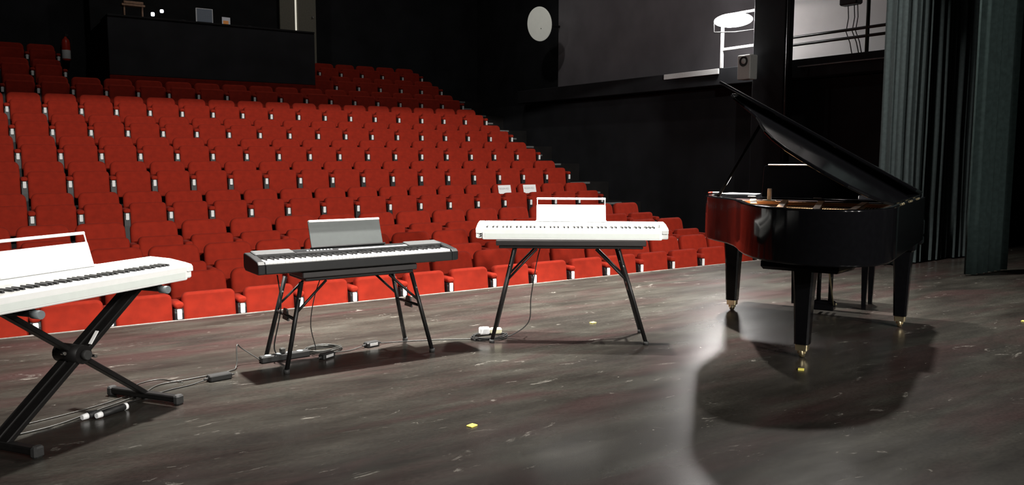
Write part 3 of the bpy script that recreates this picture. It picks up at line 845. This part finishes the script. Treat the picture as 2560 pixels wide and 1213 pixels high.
# ------------------------------------------------------------------ wing curtains on the right
def curtain(name, label, x0, x1, y, ztop, amp, folds, mat, seed, lean=0.0):
    rnd = random.Random(seed)
    n = folds * 12
    ph = [rnd.uniform(-0.6, 0.6) for _ in range(folds + 2)]
    am = [rnd.uniform(0.55, 1.25) for _ in range(folds + 2)]
    R = []
    for z in (0.015, 0.6, 1.6, 3.0, ztop):
        fr, bk = [], []
        for i in range(n + 1):
            u = i / n
            q = u * folds
            k = int(q)
            a = am[k] * (1 - (q - k)) + am[k + 1] * (q - k)
            w = math.sin(2 * PI * q + ph[k] * (1 - (q - k)) + ph[k + 1] * (q - k))
            w = math.copysign(abs(w) ** 0.7, w)
            yy = y + amp * a * w * (1.0 + 0.05 * math.sin(z * 2 + u * 9))
            x = x0 + (x1 - x0) * u + 0.3 * amp * math.sin(4 * PI * q)
            fr.append((x, yy - 0.004, z)); bk.append((x, yy + 0.004, z))
        R.append(fr + bk[::-1])
    o = MB().loft(R, True).build(name, mat)
    return tag(o, label, 'curtain')
curtain('stage_curtain', 'grey-green stage curtain with lit folds beside the grand piano', 9.05, 10.7, 5.55, 6.3, 0.13, 13, M['curtain'], 3)
curtain('stage_curtain', 'dark green stage curtain nearest the right edge, in front of the lit one', 8.98, 9.80, 4.52, 6.3, 0.04, 6, M['curtain_dark'], 5)
curtain('stage_curtain', 'black wing curtain filling the far right corner', 9.9, 13.2, 4.0, 6.3, 0.07, 12, M['black_paint'], 8)
curtain('stage_curtain', 'unseen black curtain right of the grand piano, added to shade the lit curtain', 8.0, 10.9, 1.5, 6.3, 0.07, 14, M['black_paint'], 11)  # out of view, added to keep the rear floods off the lit curtain
curtain('stage_curtain', 'black wing curtain hanging deep behind the lit curtain', 10.6, 12.2, 6.1, 6.3, 0.06, 8, M['black_paint'], 9)

# ------------------------------------------------------------------ gallery on the right
gl = struct('gallery', MB().cbox(12.0, 13.4, 6.3, 17.5, 2.62, 2.93, 0.01), M['black_wall'], 'black gallery floor along the side wall')
MB().cbox(11.975, 11.999, 7.4, 9.05, 2.795, 2.812, 0.003).build('edge_strip', M['nosing'], gl)
struct('wall_gallery', MB().box(13.3, 13.38, 6.3, 10.5, 2.93, 6.0), M['white_wall'], 'white gallery wall behind the railing')
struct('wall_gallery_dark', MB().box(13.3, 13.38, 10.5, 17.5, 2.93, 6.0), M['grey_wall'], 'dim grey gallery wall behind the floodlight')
struct('pillar', MB().cbox(11.72, 11.95, 9.12, 9.80, -0.73, 8.9, 0.02), M['black_wall'], 'black pillar beside the gallery')
tag(MB().cyl((11.70, 9.06, 1.0), (11.70, 9.06, 3.9), 0.02, n=10).build('conduit_pipe', M['pipe_dark']), 'thin vertical pipe running up the black pillar', 'pipe')
rl = thing('gallery_railing', 'black two-bar railing in front of the white gallery wall', 'railing', (12.05, 0, 2.93))
for z in (0.255, 0.385):
    MB().cyl((0, 6.4, z), (0, 9.30, z), 0.025, n=10).build('rail', M['pipe_dark'], rl)
MB().cyl((0, 7.82, 0), (0, 7.82, 1.1), 0.030, n=12).build('post', M['pipe_green'], rl)
MB().cyl((0, 6.5, 0), (0, 6.5, 1.1), 0.030, n=12).build('post', M['pipe_dark'], rl)
hg = thing('hanging_fixture', 'dark fixture hanging in front of the white gallery wall with loose cables', 'stage light', (12.15, 8.2, 3.72))
MB().cbox(-0.09, 0.09, -0.16, 0.16, 0.0, 0.28, 0.02).build('housing', M['pipe_dark'], hg)
MB().cyl((0, 0, 0.28), (0, 0, 2.0), 0.02, n=8).build('hanger', M['pipe_dark'], hg)
for y, dy in ((0.05, -0.10), (-0.06, -0.11), (-0.12, -0.10)):
    MB().tube([(0, y, 0.01), (0.01, y - 0.01, -0.2), (-0.01, y + 0.01, -0.42), (0.02, y + dy * 0.5, -0.6), (0.01, y + dy, -0.785)], 0.008, 6).build('cable', M['pipe_dark'], hg)
# pale ledge board and lamp railing
tag(MB().cbox(11.965, 11.998, 10.80, 12.23, 2.825, 2.925, 0.004).build('ledge_board', M['rail_white']), 'pale board along the gallery edge left of the floodlight', 'board')
lr = thing('lamp_railing', 'white railing corner under the bright floodlight', 'railing', (12.02, 0, 2.93))
MB().cbox(-0.025, 0.025, 10.74, 10.79, 0, 0.98, 0.005).build('post', M['rail_white'], lr)
MB().cbox(-0.018, 0.018, 9.99, 10.74, 0.315, 0.365, 0.005).build('rail', M['rail_white'], lr)
MB().cbox(-0.018, 0.018, 9.99, 10.74, 0.94, 0.98, 0.005).build('rail', M['rail_white'], lr)
# floodlight: rounded oblong head with a glowing front
aim = Vector((-0.86, -0.42, -0.30)).normalized()
fl = thing('floodlight', 'bright white floodlight glowing on the gallery railing', 'floodlight', (11.84, 10.36, 3.74))
Q = aim.to_track_quat('-Y', 'Z').to_matrix().to_4x4()
MB().slab(rrect(-0.30, 0.30, -0.09, 0.09, 0.08, 8), 0.0, 0.08, 0.02, 2, 'xz').xf(Q).build('housing', M['pipe_dark'], fl)
gl_ = MB()
gl_.loft([[(0.35 * math.cos(a) * q, -0.001 - 0.13 * math.sqrt(max(0, 1 - q * q)), 0.125 * math.sin(a) * q) for a in (2 * PI * i / 32 for i in range(32))] for q in (1.0, 0.97, 0.9, 0.78, 0.6, 0.35, 0.02)], True)
gl_.xf(Q).build('lens', M['lamp'], fl)
MB().tube([Q @ Vector((-0.37, 0.06, 0)), Q @ Vector((-0.38, 0.06, -0.2)), Q @ Vector((0.0, 0.06, -0.22)), Q @ Vector((0.38, 0.06, -0.2)), Q @ Vector((0.37, 0.06, 0))], 0.012, 8).build('yoke', M['pipe_dark'], fl)
lamp_light('floodlight_beam', Vector((11.84, 10.36, 3.74)) + aim * 0.14, FLOOD_W, aim, 0.66, 0.2, (1, 0.97, 0.95))
# wall loudspeaker in front of the pillar
sp = thing('wall_speaker', 'pale box loudspeaker with a dark ring mounted on the pillar', 'loudspeaker', (11.66, 9.76, 2.62))
MB().cbox(-0.20, 0.0, -0.13, 0.15, 0.0, 0.42, 0.012).build('cabinet', M['speaker_white'], sp)
MB().lathe([(0.05, 0), (0.075, -0.006), (0.085, -0.012), (0.09, -0.004), (0.09, 0.0)], (-0.201, 0.01, 0.31), 24, 'x').build('driver_ring', M['rubber'], sp)
MB().lathe([(0.001, -0.014), (0.04, -0.012), (0.05, -0.004), (0.05, 0.0)], (-0.201, 0.01, 0.31), 24, 'x').build('driver_cone', M['speaker_white'], sp)
MB().cbox(0.0, 0.05, -0.03, 0.03, 0.16, 0.24, 0.004).build('bracket', M['pipe_dark'], sp)
# pale round disc high on the side wall, its brightness added as emission
dn = Vector((-0.975, -0.164, -0.14)).normalized()
dc = Vector((12.6, 17.39, 4.65))
ds = thing('round_disc', 'pale round disc high on the dark side wall, brightness put in as glow', 'wall disc', dc)
Qd = dn.to_track_quat('-Y', 'Z').to_matrix().to_4x4()
MB().lathe([(0.001, -0.012), (0.40, -0.012), (0.425, -0.004), (0.43, 0.012), (0.40, 0.02), (0.001, 0.02)], (0, 0, 0), 48, 'y').xf(Qd).build('disc_plate', M['disc'], ds)
MB().cyl(Qd @ Vector((0, 0.02, 0)), Vector((0.80, 0.08, 0.0)), 0.03, n=10).build('mount_arm', M['pipe_dark'], ds)
MB().lathe([(0.001, -0.024), (0.012, -0.02), (0.016, -0.012)], (0.06, 0, -0.12), 12, 'y').xf(Qd).build('centre_stud', M['steel'], ds)

# ------------------------------------------------------------------ control booth at the rear
bt = thing('control_booth', 'dark control booth with a long desk front above the rows', 'booth', (4.9, 18.62, 2.35))
MB().cbox(-2.17, 2.18, 0.0, 0.12, 0.57, 1.74, 0.01).build('front_panel', M['black_wall'], bt)
MB().cbox(-2.17, 2.18, 0.0, 0.10, 0.0, 0.569, 0.01).build('base_panel', M['carpet_red'], bt)
MB().cbox(-2.17, 2.18, -0.02, 0.9, 1.741, 1.78, 0.008).build('desk_top', M['black_paint'], bt)
for x in (-2.17, 2.08):
    MB().cbox(x, x + 0.1, 0.13, 3.0, 0.43, 1.74, 0.01).build('side_panel', M['black_wall'], bt)
MB().cbox(-2.17, 2.18, 2.4, 2.5, 0.43, 4.6, 0.01).build('rear_panel', M['black_paint'], bt)
ZD = 2.35 + 1.78
mo = thing('monitor', 'small grey screen with a pale frame on the booth desk', 'monitor', (4.67, 18.75, ZD))
MB().cbox(-0.165, 0.165, 0.0, 0.03, 0.03, 0.30, 0.006).build('screen', M['screen'], mo)
fr = MB()
for a in ((-0.175, -0.160, 0.02, 0.31), (0.160, 0.175, 0.0, 0.31), (-0.160, 0.160, 0.298, 0.31)):
    fr.cbox(a[0], a[1], -0.004, 0.034, a[2], a[3], 0.003)
fr.build('frame', M['frame_grey'], mo)
MB().cbox(-0.10, 0.10, -0.04, 0.10, 0.0, 0.02, 0.004).build('stand', M['pipe_dark'], mo)
ca = thing('leaflet', 'pale leaflet with orange print standing on the booth desk', 'leaflet', (5.10, 18.70, ZD), 0.1)
MB().box(-0.08, 0.10, 0, 0.006, 0, 0.16).build('card', M['card'], ca)
MB().box(-0.055, 0.06, -0.003, -0.0005, 0.004, 0.085).build('print', M['orange'], ca)
for x, z, h, lab in ((3.80, 0.13, 0.07, 'small bright desk lamp on the booth desk, the upper one'), (3.62, 0.045, 0.08, 'small bright desk lamp on the booth desk, the lower one')):
    t = thing('desk_lamp', lab, 'lamp', (x, 18.72, ZD), 0.0, 'desk lamps in the booth')
    MB().lathe([(0.05, 0), (0.05, 0.012), (0.01, 0.016)], (0, 0.06, 0), 14).build('base', M['pipe_dark'], t)
    MB().tube([(0, 0.06, 0.016), (0.0, 0.07, z + 0.04), (0, 0.02, z + 0.06)], 0.006, 6).build('stem', M['pipe_dark'], t)
    MB().slab(rrect(-0.035, 0.035, z, z + h, 0.02, 3), -0.01, 0.02, 0.006, 1, 'xz').build('glowing_head', M['tiny_led'], t)
sh = thing('wooden_shelf', 'brown wooden shelf above the left end of the booth desk', 'shelf', (3.28, 19.0, ZD))
MB().cbox(-0.20, 0.25, 0, 0.18, 0.26, 0.30, 0.004).build('board', M['wood'], sh)
MB().cbox(-0.16, 0.22, 0.01, 0.17, 0.31, 0.36, 0.004).build('top_board', M['wood'], sh)
for x in (-0.15, 0.2):
    MB().cbox(x - 0.015, x + 0.015, 0.03, 0.15, 0.0, 0.26, 0.003).build('leg', M['wood'], sh)
for i in range(6):
    o = MB().cbox(-0.05, 0.05, -0.035, 0.035, 0, 0.02 + 0.012 * (i % 3), 0.005).build('desk_gadget', M['pipe_dark'])
    o.location = (3.95 + i * 0.15 if i < 4 else 5.5 + (i - 4) * 0.17, 18.85 + 0.03 * (i % 2), ZD)
    o.rotation_euler = (0, 0, 0.3 * i)
    tag(o, ['low dark mixer box left of the booth screen', 'second small dark box left of the booth screen', 'third small dark box left of the booth screen', 'small dark box right beside the booth screen',
            'small dark box right of the leaflet on the booth desk', 'small dark box at the right end of the booth desk'][i], 'equipment', 'equipment on the booth desk')
# door standing ajar at the right of the booth
dr = struct('door_1', MB().cbox(7.05, 7.44, 20.9, 20.96, 2.775, 6.2, 0.006), M['door_grey'], 'grey door leaf beside a lit gap behind the booth')
MB().cbox(7.52, 8.0, 20.9, 20.96, 2.775, 6.2, 0.006).build('door_leaf', M['door_grey'], dr)
MB().cbox(7.455, 7.505, 20.95, 20.97, 2.8, 6.2, 0.003).build('lit_gap', M['lit_gap'], dr)
MB().cyl((7.9, 20.85, 4.85), (7.9, 20.9, 4.85), 0.02, n=10).build('door_knob', M['steel'], dr)
# fire extinguisher on the rear wall
fe = thing('fire_extinguisher', 'red fire extinguisher with a pale label on the rear wall', 'extinguisher', (2.28, 21.55, 3.42))
MB().lathe([(0.04, 0.0), (0.085, 0.02), (0.09, 0.05), (0.09, 0.42), (0.07, 0.49), (0.03, 0.53), (0.025, 0.56)], (0, 0, 0), 18).build('cylinder', M['ext_red'], fe)
MB().lathe([(0.0915, 0.06), (0.0925, 0.065), (0.0925, 0.25), (0.0915, 0.255)], (0, 0, 0), 18).build('label_band', M['paper'], fe)
MB().cbox(-0.02, 0.06, -0.03, 0.03, 0.56, 0.62, 0.006).build('handle', M['black_panel'], fe)
MB().tube([(0.05, 0, 0.58), (0.12, 0, 0.5), (0.11, 0, 0.3), (0.10, 0, 0.15)], 0.01, 6).build('hose', M['rubber'], fe)
MB().cbox(-0.03, 0.03, 0.085, 0.15, 0.2, 0.4, 0.004).build('wall_bracket', M['black_panel'], fe)

# ------------------------------------------------------------------ lighting bar above the stage front (out of frame) and the black border beside it
lb = thing('lighting_bar', 'black pipe carrying the work lights over the stage front', 'pipe', (0, 5.84, 6.0))
MB().cyl((-5, 0, 0), (11.5, 0, 0), 0.025, n=10).build('pipe', M['pipe_dark'], lb)
for x in (-4.5, 0, 4, 8, 11):
    MB().cyl((x, 0, 0.02), (x, 0, 3.0), 0.008, n=6).build('hanger', M['pipe_dark'], lb)
def work_light(loc, w, aim, label, size=0.22, spread=180):
    t = thing('work_light', label, 'stage light', loc, 0, 'work lights above the stage')
    a = Vector(aim).normalized()
    Qw = a.to_track_quat('-Z', 'Y').to_matrix().to_4x4()
    MB().lathe([(0.03, 0.20), (0.09, 0.17), (0.14, 0.06), (0.15, 0.022), (0.15, 0.012), (0.13, 0.012), (0.12, 0.05), (0.03, 0.12)], (0, 0, 0), 24).xf(Qw).build('hood', M['pipe_dark'], t)
    MB().lathe([(0.001, 0.03), (0.118, 0.03), (0.118, 0.036), (0.001, 0.036)], (0, 0, 0), 24).xf(Qw).build('lens', M['lamp_top'], t)
    MB().tube([Qw @ Vector((-0.16, 0, 0.06)), Qw @ Vector((-0.17, 0, 0.25)), Vector((0, 0.0, 0.37)), Qw @ Vector((0.17, 0, 0.25)), Qw @ Vector((0.16, 0, 0.06))], 0.012, 6).build('yoke', M['pipe_dark'], t)
    lamp_light('work_light_beam', Vector(loc), w, a, size, spread=spread)
WL = ['left work light on the bar over the stage front', 'middle work light on the bar over the stage front', 'right work light on the bar over the stage front']
for (loc, w, a), lab in zip(STAGE_LAMPS, WL):
    work_light(loc, w, a, lab, spread=62 if lab != WL[2] else 120)
RL = ['left flood on the rear stage wall', 'middle flood on the rear stage wall', 'right flood on the rear stage wall']
for (loc, w, a), lab in zip(REAR_LAMPS, RL):
    work_light(loc, w, a, lab, 0.3, 80)
for x, lab in ((3.0, 'dim left fill light added to the auditorium ceiling'), (9.0, 'dim right fill light added to the auditorium ceiling')):  # added ambient fill that lifts the dark seats and upper rows
    t = thing('fill_light', lab, 'added fill light', (x, 15.5, 8.9))
    MB().lathe([(0.20, 0.1), (0.22, 0.08), (0.22, 0.0), (0.19, -0.005), (0.18, 0.02), (0.05, 0.03)], (0, 0, 0), 24).build('ring', M['pipe_dark'], t)
    MB().lathe([(0.001, 0.0), (0.175, 0.0), (0.175, 0.015), (0.001, 0.015)], (0, 0, 0), 24).build('diffuser', M['lamp_dim'], t)
    lamp_light('fill_light_glow', (x, 15.5, 8.88), FILL_W, (0, 0, -1), 0.34)
struct('wall_header', MB().box(-9, 11.7, 6.60, 6.66, HEADER_Z, 9), M['black_paint'], 'black header above the stage front')
